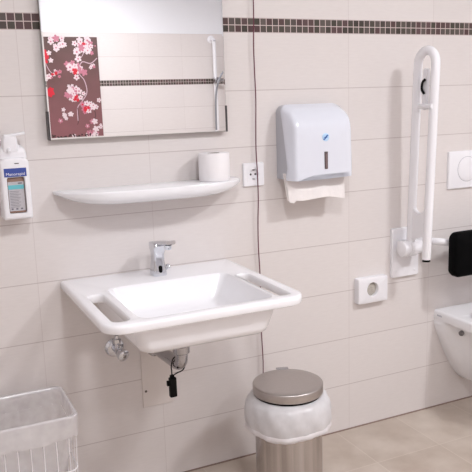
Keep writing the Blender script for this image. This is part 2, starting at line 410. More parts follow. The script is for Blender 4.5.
# ------------------------------------------------------------------ shelf and toilet roll
SZ = 1.097
bm = new_bm()
def bow(x0, x1, dep, n=40):
    pts = [(x1, -.001), (x0, -.001)]
    for k in range(n+1):
        s = k/n; x = x0+(x1-x0)*s
        q = abs(2*s-1); y = -.012-(dep-.012)*(1-q**3.4)**.52
        pts.append((x, y))
    return pts
def sl_(i, z, zb=None):
    return [(x, y, z) for x, y in bow(.071+i, .728-i, .158-i)]
def under(i, drop):
    out = []
    for x, y in bow(.071+i, .728-i, .158-i*1.2):
        q = abs(2*(x-.071)/.657-1)
        out.append((x, y, SZ-.010-drop*(1-q**5)))
    return out
loft(bm, [sl_(.004, SZ), sl_(.0015, SZ-.001), sl_(0, SZ-.004), under(.0005, .006), under(.004, .018), under(.014, .029), under(.03, .036), under(.05, .038)], True, True)
tag(obj('wall_shelf', bm, M['ceramic'], None, 30), 'white bow-fronted shelf on the wall below the mirror', 'shelf')

rx, ry = .612, -.070
t = thing('toilet_roll', 'white toilet paper roll standing on the right end of the shelf', 'toilet paper', (rx, ry, SZ))
bm = new_bm(); lathe(bm, (rx, ry, SZ), (0, 0, 1), [(.022, .001), (.052, .001), (.0535, .004), (.0535, .092), (.052, .095), (.022, .095), (.0215, .09), (.0215, .004), (.022, .001)], 48, False, False); obj('paper', bm, M['paper'], t)
bm = new_bm(); lathe(bm, (rx, ry, SZ), (0, 0, 1), [(.0214, .0015), (.0214, .0945), (.0202, .0945), (.0202, .0015), (.0214, .0015)], 32, False, False); obj('cardboard_core', bm, M['core'], t)

# ------------------------------------------------------------------ wall socket
sx0, sx1, sz0, sz1 = .753, .836, 1.057, 1.142
cx, cz = (sx0+sx1)/2, (sz0+sz1)/2
t = thing('wall_socket', 'square white power socket right of the shelf', 'socket', (cx, 0, cz))
bm = new_bm()
def xz(l, y): return [(x, y, z) for x, z in l]
def circ(r, y, n=32): return [(cx+r*math.cos(2*PI*k/n), y, cz+r*math.sin(2*PI*k/n)) for k in range(n)]
fr = loft(bm, [xz(rr(sx0, sx1, sz0, sz1, .004), 0), xz(rr(sx0, sx1, sz0, sz1, .004), -.008), xz(rr(sx0+.002, sx1-.002, sz0+.002, sz1-.002, .003), -.010)])
fi = loft(bm, [xz(rr(cx-.0275, cx+.0275, cz-.0275, cz+.0275, .002), -.010), xz(rr(cx-.0275, cx+.0275, cz-.0275, cz+.0275, .002), -.008)])
fill(bm, [fr[-1], fi[0]]); obj('socket_frame', bm, M['white_plastic'], t, 30)
bm = new_bm()
o_ = loft(bm, [xz(rr(cx-.0272, cx+.0272, cz-.0272, cz+.0272, .002), -.004), xz(rr(cx-.0272, cx+.0272, cz-.0272, cz+.0272, .002), -.0105)])
c_ = loft(bm, [circ(.0195, -.0105), circ(.0185, -.0015)], False, True)
fill(bm, [o_[-1], c_[0]]); obj('socket_insert', bm, M['white_plastic'], t, 30)
for px, pz in ((-.0095, 0), (.0095, 0)):
    bm = new_bm(); lathe(bm, (cx+px, -.0015, cz+pz), (0, -1, 0), [(.0038, 0), (.0038, .0012)], 16); obj('pin_hole', bm, M['dark'], t)
for s in (-1, 1):
    bm = new_bm(); rbox(bm, cx-.004, cx+.004, -.0095, -.0015, cz+s*.0165-.0016, cz+s*.0165+.0016, .0004, 1); obj('earth_contact', bm, M['dull_chrome'], t)

# emergency cord
P = []
zz = 2.45; k = 0
while zz > .14:
    P.append(((.8045)+.0022*math.sin(k*1.7)+.0012*math.sin(k*.6+1), -.0165-.002*math.sin(k*.9), zz)); zz -= .09; k += 1
bm = new_bm(); tube(bm, smooth_path(P, 4), .0021, 8)
tag(obj('pull_cord', bm, M['cord']), 'thin dark red cord hanging straight down the wall past the socket', 'cord')

# ------------------------------------------------------------------ soap dispenser
dx0, dx1 = -.094, -.007
dcx = (dx0+dx1)/2
t = thing('soap_dispenser', 'white wall dispenser with a blue-labelled bottle left of the mirror', 'soap dispenser', (dcx, 0, 1.0270))
bm = new_bm()
def dl(i, y, zt=1.2170): return xz(rr(dx0+i, dx1-i, 1.0270+i, zt-i, [.02, .02, .006, .006], 6), y)
o_ = loft(bm, [dl(0, -.001), dl(0, -.07), dl(.001, -.076), dl(.004, -.0795), dl(.008, -.081)], True)
def win(i): return rr(dcx-.026-i, dcx+.026+i, 1.0460-i, 1.1570+i, .006+i, 5)
w_ = loft(bm, [xz(win(.002), -.081), xz(win(0), -.079), xz(win(0), -.06)], False, True)
fill(bm, [o_[-1], w_[0]])
obj('housing', bm, M['white_plastic'], t, 35)
bm = new_bm()
L = []
for z, a, y0 in ((1.2130, .0, -.068), (1.2270, .001, -.068), (1.2400, .004, -.066), (1.2490, .010, -.06), (1.2530, .018, -.05)):
    L.append([(x, y, z) for x, y in rr(dx0+a, dx1-a-.002, y0, -.006, .012, 5)])
loft(bm, L, True, True); obj('shoulder_cover', bm, M['white_plastic'], t)
bm = new_bm()
L = [[(x, y, z) for x, y in rr(dcx-w-.006, dcx+w-.006, -.07-e, -.03, .008, 5)] for z, w, e in ((1.2340, .023, 0), (1.2530, .023, .002), (1.2740, .021, .004), (1.2800, .019, .003))]
loft(bm, L, True, True); obj('pump_head', bm, M['white_plastic'], t)
bm = new_bm()
L = [[(dcx-.022+s*.062, -.052+y, 1.2820+.003*s+.004*s*s+z) for y, z in rr(-.02+.004*s, .02-.004*s, -.004, .004, .003, 4)] for s in (0, .25, .5, .75, 1)]
loft(bm, L, True, True); obj('pump_lever', bm, M['white_plastic'], t)
bm = new_bm(); lathe(bm, (dcx-.012, -.066, 1.2430), (0, -1, -.5), [(.006, 0), (.005, .02), (.004, .02)], 16); obj('nozzle', bm, M['white_plastic'], t)
bm = new_bm(); rbox(bm, dcx-.0255, dcx+.0255, -.07, -.0605, 1.0465, 1.1565, .004, 2); bo_ = obj('bottle', bm, M['amber'], t)
bm = new_bm(); rbox(bm, dcx-.0235, dcx+.0235, -.0712, -.0702, 1.0530, 1.1430, .0003, 1); obj('bottle_label', bm, M['labelgrey'], bo_)
bm = new_bm(); rbox(bm, dcx-.0232, dcx+.0232, -.0717, -.0712, 1.1200, 1.1330, .0002, 1); obj('label_stripe', bm, M['teal'], bo_)
lines = [(dcx-.020, dcx-.020+2*random.uniform(.012, .019), 1.113-k*.0048, .0012) for k in range(11)]+[(dcx+.006, dcx+.018, 1.136, .004)]+[(dcx-.019+k*.014, dcx-.013+k*.014, 1.057, .005) for k in range(3)]
for x0_, x1_, z_, h_ in lines:
    bm = new_bm(); rbox(bm, x0_, x1_, -.0718, -.0712, z_, z_+h_, 0); obj('label_print', bm, M['inkgrey'], bo_, flat=True)
bm = new_bm(); rbox(bm, dcx-.033, dcx+.033, -.0822, -.0808, 1.1590, 1.1850, .0005, 1); lb = obj('name_label', bm, M['blue'], t)
text_mesh('label_lettering', 'Manorapid', .012, M['white_plastic'], lb, (dcx, -.0823, 1.1670), fit=.055)
bm = new_bm(); rbox(bm, dcx+.0, dcx+.013, -.0815, -.0806, 1.1975, 1.2002, .0003, 1); obj('lock_slit', bm, M['dark'], t)

# ------------------------------------------------------------------ paper towel dispenser
px0, px1, pz0, pz1 = .893, 1.157, 1.075, 1.346
pcx, pcz = (px0+px1)/2, (pz0+pz1)/2+.0
t = thing('paper_towel_dispenser', 'white paper towel dispenser with grey back on the tiled wall', 'paper towel dispenser', (pcx, 0, pz0))
def yb(z):
    s = (z-pz0)/(pz1-pz0)
    return -(.030+.062*max(0, 1-s)**.8) if s > .16 else -(.030+.062*.84**.8)+(.16-s)*.10
def yf(z):
    s = (z-pz0)/(pz1-pz0)
    return -.126+.006*s if s < .62 else -.1223+.082*((s-.62)/.38)**2.4
def outline(n=8):
    L = rr(px0, px1, pz0, pz1, [.045, .030, .004, .010], n)
    top = L[:2*(n+1)]; rest = L[2*(n+1):]
    out = list(top)
    xl, zl = top[-1]
    for k in range(1, 11): out.append((xl, zl+(pz0-zl)*k/11))          # left edge down
    for k in range(0, 25):                                             # arched bottom edge
        s = k/24; out.append((px0+(px1-px0)*s, pz0+.017*(min(1, s*3.5)**.8*min(1, (1-s)*25)**.8)+.004*s))
    xr, zr = top[0]
    for k in range(1, 11): out.append((xr, pz0+(zr-pz0)*k/11))
    return out
OUT = outline()
def sc(s, xx=None): return [(pcx+(x-pcx)*s, pcz+(z-pcz)*s) for x, z in OUT]
bm = new_bm()
L = [[(x, yb(z), z) for x, z in OUT]]
for sc_f in (1., .996, .988, .975, .955, .93, .90, .86, .82, .72, .6, .45, .3, .15, .03):
    q = max(0, (sc_f-.82)/.18); d = 1-.72*q**2.6 if sc_f < 1 else .18
    ring_ = []
    for x, z in OUT:
        xs, zs = pcx+(x-pcx)*sc_f, pz0+(z-pz0)*(1-(1-sc_f)*(.35 if sc_f > .82 else 1)) if sc_f > .82 else pz0+(z-pz0)*sc_f*(.937/.82)
        ring_.append((xs, yb(z)+(min(yf(zs), yb(z)-.001)-yb(z))*d, zs))
    L.append(ring_)
loft(bm, L, False, True); cover = obj('front_cover', bm, M['cover_plastic'], t, 50)
bm = new_bm(); S = [(pcx+(x-pcx)*.985, pcz+(z-pcz)*.985) for x, z in OUT]
loft(bm, [[(x, -.0005, z) for x, z in S], [(x, yb(z)-.003, z) for x, z in S]], True, True); obj('back_housing', bm, M['grey_plastic'], t, 40)
def on_cover(u, z): return yf(z)
wx, wz0, wz1 = 1.031, 1.113, 1.173
bm = new_bm(); loft(bm, [[(wx+x, yf(wz0)+.004-e, (wz0+wz1)/2+z) for x, z in rr(-.0065+i, .0065-i, -.0315+i, .0315-i, .002)] for e, i in ((0, 0), (.0055, 0), (.006, .001))], True, True); wn_ = obj('level_window', bm, M['slit'], t)
bm = new_bm(); rbox(bm, wx-.0035, wx+.0035, yf(wz0)-.003, yf(wz0)-.001, wz0+.002, wz1-.006, .0005, 1); obj('window_pane', bm, M['window'], wn_)
lz = 1.226
bm = new_bm(); loft(bm, [[(wx+.0145*q*math.cos(2*PI*k/32), yf(lz)+.002-e, lz+.0145*q*math.sin(2*PI*k/32)) for k in range(32)] for e, q in ((0, 1), (.0032, 1), (.0036, .95))], True, True); lg = obj('logo_badge', bm, M['logo_pale'], t)
bm = new_bm()
for (oy, s_) in ((.0028, 1), (-.0032, 1)):
    L = []
    for k in range(9):
        s = k/8-.5; w = .0031*(1-(2*s)**2*.75)
        zc = lz+oy+.0035*math.sin(s*PI*1.6)+.002*s
        x = wx+s*.018+(.002 if oy > 0 else -.002)
        L.append([(x, yf(lz)-.0014-e, zc+d) for e, d in ((0, -w), (0, w), (.0008, w), (.0008, -w))])
    loft(bm, L, True, True)
obj('logo_mark', bm, M['logo_blue'], lg, flat=True)
# hanging towel
bm = new_bm(); NU, NV = 30, 8
def tow(u, v):
    x = .889+.252*u+(.5-u)*.0*v-.008*v*(u-.5)*2
    z = 1.100-(.092+.012*u)*v-.006*math.sin(u*PI*2.1+.4)*v-.010*v*(1 if u < .08 else 0)
    y = -.070-.022*v-.010*math.sin(u*PI)*v+.0035*math.sin(u*17+v*2)*v
    return Vector((x, y, z))
for off in (0, 1):
    g = [[bm.verts.new(tow(i/NU, j/NV)+Vector((-.004*off, .007*off, .006*off*(j/NV)))) for j in range(NV+1)] for i in range(NU+1)]
    h = [[bm.verts.new(v.co+Vector((0, .0012, 0))) for v in r] for r in g]
    for i in range(NU):
        for j in range(NV):
            bm.faces.new((g[i][j], g[i+1][j], g[i+1][j+1], g[i][j+1])); bm.faces.new((h[i][j], h[i][j+1], h[i+1][j+1], h[i+1][j]))
    for i in range(NU): bm.faces.new((g[i][NV], g[i+1][NV], h[i+1][NV], h[i][NV]))
    for j in range(NV): bm.faces.new((g[0][j], g[0][j+1], h[0][j+1], h[0][j])); bm.faces.new((g[NU][j], h[NU][j], h[NU][j+1], g[NU][j+1]))
tag(obj('paper_towel', bm, M['towel']), 'folded white paper towel hanging out below the dispenser', 'paper towel')

# ------------------------------------------------------------------ folding grab rail
GX, YA, YB, RR = 1.466, -.066, -.165, .0172
t = thing('folding_grab_rail', 'white folding grab rail swung up against the wall beside the toilet', 'grab rail', (1.483, 0, .73))
bm = new_bm(); loft(bm, [xz(rr(1.415+i, 1.552-i, .625+i, .832-i, .008, 4), y) for y, i in ((0, 0), (-.012, 0), (-.0155, .003))], True, True); obj('wall_plate', bm, M['white_enamel'], t)
for x, z in ((1.435, .648), (1.532, .648), (1.532, .81)):
    bm = new_bm(); lathe(bm, (x, -.015, z), (0, -1, 0), [(.006, 0), (.006, .002), (.003, .003)], 12); obj('bolt_cap', bm, M['white_enamel'], t)
hz = .757
bm = new_bm(); lathe(bm, (1.418, -.064, hz), (1, 0, 0), [(.026, 0), (.032, .004), (.033, .010), (.033, .02), (.028, .024), (.029, .026), (.029, .034), (.034, .036), (.034, .066), (.029, .069), (.029, .098), (.022, .102)], 36)
rbox(bm, 1.436, 1.52, -.07, -.01, hz-.026, hz+.026, .008); obj('hinge', bm, M['white_enamel'], t)
def lean(o):                       # the raised rail leans a little out from the wall
    for v in o.data.vertices: v.co.y -= (v.co.z-.745)*.042
    return o
bm = new_bm(); yc = (YA+YB)/2; ra = (YA-YB)/2; zt = 1.479
P = [(GX, YA, z) for z in (.775, .9, 1.05, 1.2, 1.35, 1.44)]+[(GX, yc+ra*math.cos(a), zt+ra*math.sin(a)) for a in [PI*k/16 for k in range(17)]]+[(GX, YB, z) for z in (1.44, 1.35, 1.2, 1.05, .9, .728)]
tube(bm, P, RR, 24); lean(obj('rail_tube', bm, M['white_enamel'], t))
bm = new_bm(); tube(bm, [(GX, YB, .730), (GX, YB, .719)], .0155, 24); lean(obj('end_cap', bm, M['black'], t))
bm = new_bm()   # web plate between the tubes, hollow upper edge
top = [(yc+(ra-.010)*math.cos(a), .945+(ra-.010)*math.sin(a)*1.0) for a in [2*PI-PI*k/14 for k in range(15)]]
pl = [(YA+.008, .945)]+top+[(YB, .945), (YB, .84), (YB+.02, .815), (YA-.03, .800), (YA+.008, .800)]
wl = loft(bm, [[(GX-.009, y, z) for y, z in pl], [(GX+.009, y, z) for y, z in pl]]); fill(bm, [wl[0]]); fill(bm, [wl[1]]); lean(obj('web_plate', bm, M['white_enamel'], t))
bm = new_bm(); loft(bm, [[(GX+s, yc+.0+y, 1.388+z) for y, z in rr(-.0125, .0125, -.080, .074, .010)] for s in (-.006, .006)], True, True)
ah = lean(obj('roll_holder_arm', bm, M['white_plastic'], t))
bm = new_bm(); tube(bm, [(GX-.015, YB-.010, 1.322), (GX-.015, yc+.012, 1.322)], .0095, 16); lean(obj('holder_stop', bm, M['white_plastic'], ah))
bm = new_bm(); tube(bm, smooth_path([(GX-.010, yc-.006, 1.422), (GX-.013, yc+.004, 1.412), (GX-.014, yc+.007, 1.396), (GX-.013, yc+.005, 1.381), (GX-.010, yc-.004, 1.369)], 5), .0048, 10); lean(obj('release_grip', bm, M['black'], ah))

# ------------------------------------------------------------------ hygiene bag dispenser
t = thing('hygiene_bag_dispenser', 'small white box with a round opening on the wall left of the grab rail', 'bag dispenser', (1.325, 0, .54))
hx0, hx1, hz0, hz1 = 1.240, 1.384, .541, .647; hcx, hcz = 1.309, .597
bm = new_bm()
o_ = loft(bm, [xz(rr(hx0+i, hx1-i, hz0+i, hz1-i, .006, 4), y) for y, i in ((0, 0), (-.024, 0), (-.028, .0015), (-.030, .005))], True)
def hc(r, y): return [(hcx+r*.92*math.cos(2*PI*k/32), y, hcz+r*math.sin(2*PI*k/32)) for k in range(32)]
c_ = loft(bm, [hc(.0305, -.030), hc(.029, -.028), hc(.029, -.012)], False, True)
fill(bm, [o_[-1], c_[0]]); obj('box', bm, M['white_plastic'], t, 35)
bm = new_bm(); L = []
for k in range(7):
    q = 1-k/7; L.append([(hcx+.0285*.92*q*math.cos(2*PI*j/32), -.014-.006*(1-q*q)+.001*math.sin(j*1.7), hcz+.0285*q*math.sin(2*PI*j/32)) for j in range(32)])
loft(bm, L, False, True); obj('bag_stack', bm, M['bags'], t)

# ------------------------------------------------------------------ flush plate
t = thing('flush_plate', 'white flush plate with a round button on the wall above the toilet', 'flush plate', (1.83, 0, .97))
bm = new_bm(); loft(bm, [xz(rr(1.706+i, 1.954-i, .970+i, 1.128-i, .004, 4), y) for y, i in ((0, 0), (-.009, 0), (-.012, .003))], True, True); obj('plate', bm, M['white_plastic'], t)
bm = new_bm(); lathe(bm, (1.806, -.0115, 1.051), (0, -1, 0), [(.0535, 0), (.0535, .0006), (.0525, .0006)], 48); obj('button_gap', bm, M['grey_plastic'], t)
bm = new_bm(); lathe(bm, (1.806, -.0115, 1.051), (0, -1, 0), [(.0515, 0), (.0515, .0022), (.050, .003), (.02, .0026), (.003, .0025)], 48); obj('flush_button', bm, M['white_plastic'], t)

# ------------------------------------------------------------------ toilet
TX = 1.832
t = thing('toilet', 'white wall-hung toilet with a flat rim at the right edge of the photo', 'toilet', (TX, 0, .1))
ZR = .452
def tslice(y, hw, hb, zb, zc=.404):
    """closed loop in xz: flat top, rim side, recessed tapering body"""
    pts = []
    right = [(hw-.012, ZR), (hw-.004, ZR-.002), (hw, ZR-.009), (hw, zc+.012), (hw-.003, zc+.004), (max(hb, 0)+.25*(hw-hb), zc-.004), (hb, zc-.016)]
    N = 12
    for k in range(1, N+1):
        a = PI/2*k/N
        # lower body tapers from hb at the rim to a rounded foot at zb
        sa = math.sin(a)
        right.append((hb*(1-sa)**.6 if k < N else 0.0, zb+(zc-.016-zb)*(1-sa)))
    pts = [(TX+x, y, z) for x, z in right]+[(TX-x, y, z) for x, z in reversed(right[:-1])]
    return pts
bm = new_bm()
S = [(-.0005, .180, .180, .105), (-.045, .180, .180, .105), (-.06, .180, .174, .105), (-.075, .180, .160, .105), (-.095, .180, .146, .105), (-.13, .181, .136, .105), (-.2, .182, .134, .105), (-.3, .182, .132, .115), (-.38, .178, .12, .13), (-.45, .165, .11, .17), (-.52, .137, .09, .23), (-.57, .105, .065, .29), (-.605, .066, .04, .34), (-.622, .03, .018, .375)]
loft(bm, [tslice(*s) for s in S], True, True)
bowl = obj('bowl', bm, M['ceramic'], t, 50)
bm = new_bm()
bmesh.ops.create_uvsphere(bm, u_segments=40, v_segments=24, radius=1)
for v in bm.verts: v.co = Vector((TX+v.co.x*.125, -.36+v.co.y*.20, ZR+v.co.z*.2))
cut = obj('bowl_cut', bm, M['ceramic'])
mod = bowl.modifiers.new('cut', 'BOOLEAN'); mod.object = cut; mod.operation = 'DIFFERENCE'; mod.solver = 'EXACT'
dg = bpy.context.evaluated_depsgraph_get()
nm = bpy.data.meshes.new_from_object(bowl.evaluated_get(dg)); bowl.modifiers.clear(); bowl.data = nm
bpy.data.objects.remove(cut)
bm = new_bm()
def ov(a, b, z, cy=-.36, n=56): return [(TX+a*math.copysign(abs(math.cos(2*PI*k/n))**.9, math.cos(2*PI*k/n)), cy+b*math.copysign(abs(math.sin(2*PI*k/n))**.9, math.sin(2*PI*k/n)), z) for k in range(n)]
lo = [ov(.176, .245, ZR+.001), ov(.179, .248, ZR+.006), ov(.176, .245, ZR+.016), ov(.165, .234, ZR+.021), ov(.135, .205, ZR+.021), ov(.122, .192, ZR+.014), ov(.118, .188, ZR+.001), ov(.176, .245, ZR+.001)]
loft(bm, lo); obj('seat', bm, M['white_plastic'], t)
for s in (-1, 1):
    bm = new_bm(); lathe(bm, (TX+s*.140, -.128, .374), (s, -.55, 0), [(.011, -.01), (.011, .006), (.009, .008), (.003, .009)], 20); obj('mounting_cap', bm, mat('dark_grey_cap', (128, 124, 126), .4), t)
bm = new_bm()
for k in range(5): rbox(bm, TX-.1806, TX-.1798, -.026-k*.006, -.022-k*.006, ZR-.024, ZR-.017, 0)
obj('maker_mark', bm, M['mark'], t, flat=True)

# backrest
t = thing('backrest', 'black padded backrest on a white tube above the toilet', 'backrest', (1.84, 0, .72))
bm = new_bm()
L = []
def pad(i, y): return xz(rr(1.606+i, 2.07-i, .632+i, .817-i, max(.03-i*.5, .01), 7), y)
loft(bm, [pad(.012, -.125), pad(.003, -.130), pad(0, -.140), pad(0, -.162), pad(.004, -.172), pad(.012, -.178), pad(.04, -.181)], True, True); obj('pad', bm, M['black_pad'], t)
def arm(x0, s):
    bm = new_bm(); tube(bm, smooth_path([(x0, -.004, .770), (x0, -.05, .770), (x0+s*.012, -.088, .772), (x0+s*.045, -.104, .768), (x0+s*.09, -.106, .769), (1.834, -.106, .772)], 7), .0145, 20); obj('support_tube', bm, M['white_enamel'], t)
    bm = new_bm(); lathe(bm, (x0, 0, .770), (0, -1, 0), [(.03, 0), (.03, .006), (.024, .012), (.013, .014)], 28); obj('wall_flange', bm, M['white_enamel'], t)
arm(1.585, 1); arm(2.083, -1)
for x in (1.72, 1.94):
    bm = new_bm(); rbox(bm, x-.02, x+.02, -.128, -.098, .755, .805, .004); obj('pad_clamp', bm, M['white_enamel'], t)

# ------------------------------------------------------------------ pedal bin
bx, by, bz = .748, -.318, .420
t = thing('pedal_bin', 'round brushed steel pedal bin with a closed lid', 'bin', (bx, by, 0))
bm = new_bm(); lathe(bm, (bx, by, 0), (0, 0, 1), [(.113, .018), (.115, .02), (.115, .378), (.107, .380), (.107, .03), (.05, .03)], 72, True, True); obj('bin_body', bm, M['steel'], t)
bm = new_bm(); lathe(bm, (bx, by, 0), (0, 0, 1), [(.114, 0), (.117, .003), (.117, .018), (.111, .02)], 72); obj('base_ring', bm, M['black'], t)
bm = new_bm(); lathe(bm, (bx, by, bz), (0, 0, 1), [(.114, -.030), (.1195, -.030), (.12, -.028), (.12, -.004), (.1188, -.0015), (.116, 0), (.09, .0012), (.045, .002), (.004, .0022)], 80); obj('lid', bm, M['steel_lid'], t)
hd = Vector((.05, .135, 0)).normalized()
bm = new_bm(); rbox(bm, -.022, .022, .112, .133, bz-.06, bz+.002, .003)
Rm = Matrix.Translation((bx, by, 0)) @ Matrix.Rotation(-math.atan2(hd.x, hd.y), 4, 'Z')
bmesh.ops.transform(bm, matrix=Rm, verts=bm.verts[:]); obj('lid_hinge', bm, M['dull_chrome'], t)
bm = new_bm(); rbox(bm, -.028, .028, -.158, -.112, .012, .022, .004); bmesh.ops.transform(bm, matrix=Rm, verts=bm.verts[:]); obj('pedal', bm, M['black'], t)
# liner over the rim of the pedal bin
t = thing('bin_bag', 'milky plastic bag folded out over the rim of the steel bin', 'bin bag', (bx, by, .28))
bm = new_bm(); n = 96; L = []
rows = [(.1125, .3815), (.120, .380), (.132, .374), (.141, .362), (.146, .345), (.1485, .322), (.147, .300), (.143, .284)]
hem = [(.144, .282), (.1465, .276), (.145, .268), (.137, .262), (.125, .259)]
def bagring(r, z, w):
    out = []
    for k in range(n):
        a = 2*PI*k/n
        rr_ = r+w*(.0028*math.sin(5*a+.6)+.0018*math.sin(13*a+z*60)+.0012*math.sin(29*a-z*90))
        zz_ = z+w*(.005*math.sin(a*1+2.3)+.0025*math.sin(4*a+1.0))*(.38-z)/.13
        out.append((bx+max(rr_, .1135)*math.cos(a), by+max(rr_, .1135)*math.sin(a), zz_))
    return out
loft(bm, [bagring(r, z, min(1, max(0, .3815-z)/.02)) for r, z in rows]); obj('bag_skirt', bm, M['film2'], t, 80)
bm = new_bm(); loft(bm, [bagring(r, z, 1) for r, z in rows[-1:]+hem]); obj('bag_hem', bm, M['film_hem'], t, 80)

# ------------------------------------------------------------------ wire basket with clear bag
wx0, wx1, wy0, wy1, wz = -.36, .035, -.30, -.05, .45
t = thing('wire_basket', 'white wire waste basket on the floor in the left corner', 'waste basket', ((wx0+wx1)/2, (wy0+wy1)/2, 0))
def ring(z, ins, r=.03): return [(x, y, z) for x, y in rr(wx0+ins, wx1-ins, wy0+ins, wy1-ins, r, 5)]
def taper(z): return .012*(1-z/wz)
bm = new_bm(); tube(bm, ring(wz, 0, .022), .0043, 10, closed=True); obj('rim_wire', bm, M['wire'], t)
for z in (.275, .14, .008):
    bm = new_bm(); tube(bm, ring(z, taper(z)), .0022, 8, closed=True); obj('hoop_wire', bm, M['wire'], t)
per = []
NX, NY = 10, 6
for k in range(NX):
    x = wx0+.03+(wx1-wx0-.06)*k/(NX-1); per += [(x, wy0), (x, wy1)]
for k in range(NY):
    y = wy0+.03+(wy1-wy0-.06)*k/(NY-1); per += [(wx0, y), (wx1, y)]
cxw, cyw = (wx0+wx1)/2, (wy0+wy1)/2
for x, y in per:
    q = .012
    bxp = x+(q if x == wx0 else -q if x == wx1 else 0); byp = y+(q if y == wy0 else -q if y == wy1 else 0)
    bm = new_bm(); tube(bm, [(x, y, wz-.002), (bxp, byp, .006)], .0014, 6); obj('upright_wire', bm, M['wire'], t)
bm = new_bm()
for k in range(9):
    x = wx0+.03+(wx1-wx0-.06)*k/8; tube(bm, [(x, wy0+.014, .008), (x, wy1-.014, .008)], .0014, 6)
obj('base_grid', bm, M['wire'], t)
# liner: turned over the rim outside, hanging loosely inside
t = thing('bin_liner', 'clear plastic bag lining the white wire basket', 'bin bag', (cxw, cyw, .02))
bm = new_bm()
def bagloop(off, z, wob, zw=0.):
    L = rr(wx0-off, wx1+off, wy0-off, wy1+off, .032, 8); B0 = rr(wx0, wx1, wy0, wy1, .032, 8)
    P = []
    for i in range(len(L)):       # densify the straights
        a, b = L[i], L[(i+1) % len(L)]; d = math.hypot(B0[i][0]-B0[(i+1) % len(L)][0], B0[i][1]-B0[(i+1) % len(L)][1]); m = max(1, int(d/.012)) if d > .05 else 1
        P += [(a[0]+(b[0]-a[0])*j/m, a[1]+(b[1]-a[1])*j/m) for j in range(m)]
    out = []
    for i, (x, y) in enumerate(P):
        vx_, vy_ = x-cxw, y-cyw; l = math.hypot(vx_, vy_); s = 1+wob*(math.sin(i*.55+z*31)+.7*math.sin(i*1.31-z*47))/l
        out.append((cxw+vx_*s, cyw+vy_*s, z+zw*(math.sin(i*.21)+.6*math.sin(i*.47+1))))
    return out
loft(bm, [bagloop(-.006, .40, .001), bagloop(-.0055, .435, .0006), bagloop(-.004, .4535, .0), bagloop(.003, .4565, .0), bagloop(.006, .451, .0), bagloop(.0065, .425, .001), bagloop(.007, .40, .002, .001), bagloop(.0055, .385, .003, .004)])
obj('bag_cuff', bm, M['film'], t, 80)
bm = new_bm()
loft(bm, [bagloop(-.007, .40, .001), bagloop(-.020, .33, .004), bagloop(-.034, .26, .006), bagloop(-.036, .18, .007), bagloop(-.034, .10, .007), bagloop(-.05, .04, .005), bagloop(-.09, .016, .003)], False, True)
obj('bag_inside', bm, M['film_in'], t, 80)

# ------------------------------------------------------------------ far wall, seen in the mirror
FYW = YF
t = thing('flower_panel', 'brown wall panel printed with blossom branches, reflected in the mirror', 'wall panel', (1.02, YF, 1.1))
fx0, fx1, fz0, fz1 = .72, 1.247, 1.04, 2.012
PM = bpy.data.materials.new('brown_mauve_print'); PM.use_nodes = True
g = NT(PM); nt = PM.node_tree; b = nt.nodes['Principled BSDF']
tc = nt.nodes.new('ShaderNodeTexCoord'); sp_ = nt.nodes.new('ShaderNodeSeparateXYZ'); nt.links.new(tc.outputs['Object'], sp_.inputs[0])
nz = nt.nodes.new('ShaderNodeTexNoise'); nz.inputs['Scale'].default_value = 5; nt.links.new(tc.outputs['Object'], nz.inputs['Vector'])
f_ = g.m('ADD', g.m('DIVIDE', g.m('SUBTRACT', fz1, sp_.outputs[2]), .9), g.m('MULTIPLY', g.m('SUBTRACT', nz.outputs['Fac'], .5), .6))
nt.links.new(g.mix(f_, (88, 64, 60), (136, 88, 92)), b.inputs['Base Color']); b.inputs['Roughness'].default_value = .4
bm = new_bm(); rbox(bm, fx0, fx1, YF+.0005, YF+.015, fz0, fz1, .001, 1); pn = obj('panel_board', bm, PM, t)
FM = [mat('petal_white', (222, 204, 208), .5), mat('petal_pink', (190, 118, 136), .5), mat('petal_red', (206, 30, 52), .5), mat('twig_brown', (74, 48, 48), .5), mat('leaf_dark', (66, 46, 42), .5), mat('twig_pale', (196, 168, 178), .5)]
yp = YF+.0152
def pos(cxp, czp):
    """crop pixel of the reflected print -> panel coordinates"""
    return .745+(cxp-15)/(245-15)*.497, 2.012-(czp-30)/(435-30)*.885
layer = [0]
def disc(bm, x, z, rx_, rz_, rot, mi, n=10):
    layer[0] += 1; y = yp+.000003*layer[0]
    vs = []
    for k in range(n):
        a = 2*PI*k/n; px_, pz_ = rx_*math.cos(a), rz_*math.sin(a)
        vs.append(bm.verts.new((x+px_*math.cos(rot)-pz_*math.sin(rot), y, z+px_*math.sin(rot)+pz_*math.cos(rot))))
    f = bm.faces.new(vs); f.material_index = mi
    f.normal_update()
    if f.normal.y < 0: f.normal_flip()
def flower(bm, cxp, czp, r, mi, core):
    x, z = pos(cxp, czp); a0 = random.random()*6
    for k in range(5):
        a = a0+2*PI*k/5
        if x+r < fx1 and x-r > fx0: disc(bm, x+.6*r*math.cos(a), z+.6*r*math.sin(a), r*.5, r*.38, a, mi)
    disc(bm, x, z, r*.3, r*.3, 0, core)
bm = new_bm()
def branch(pts, w, mi):
    P = smooth_path([(pos(*p)[0], yp, pos(*p)[1]) for p in pts], 6)
    for a, c in zip(P, P[1:]):
        d = (c-a); nrm = Vector((-d.z, 0, d.x)).normalized()*w/2
        layer[0] += 1; dy = Vector((0, .000003*layer[0], 0))
        f = bm.faces.new([bm.verts.new(q+dy) for q in (a-nrm, c-nrm, c+nrm, a+nrm)]); f.material_index = mi
        f.normal_update()
        if f.normal.y < 0: f.normal_flip()
branch([(242, 110), (215, 130), (180, 125), (165, 165), (185, 195), (192, 240), (170, 275), (150, 300), (148, 350)], .008, 5)
branch([(150, 300), (152, 340), (145, 365)], .005, 3); branch([(215, 300), (220, 335), (205, 350)], .006, 3)
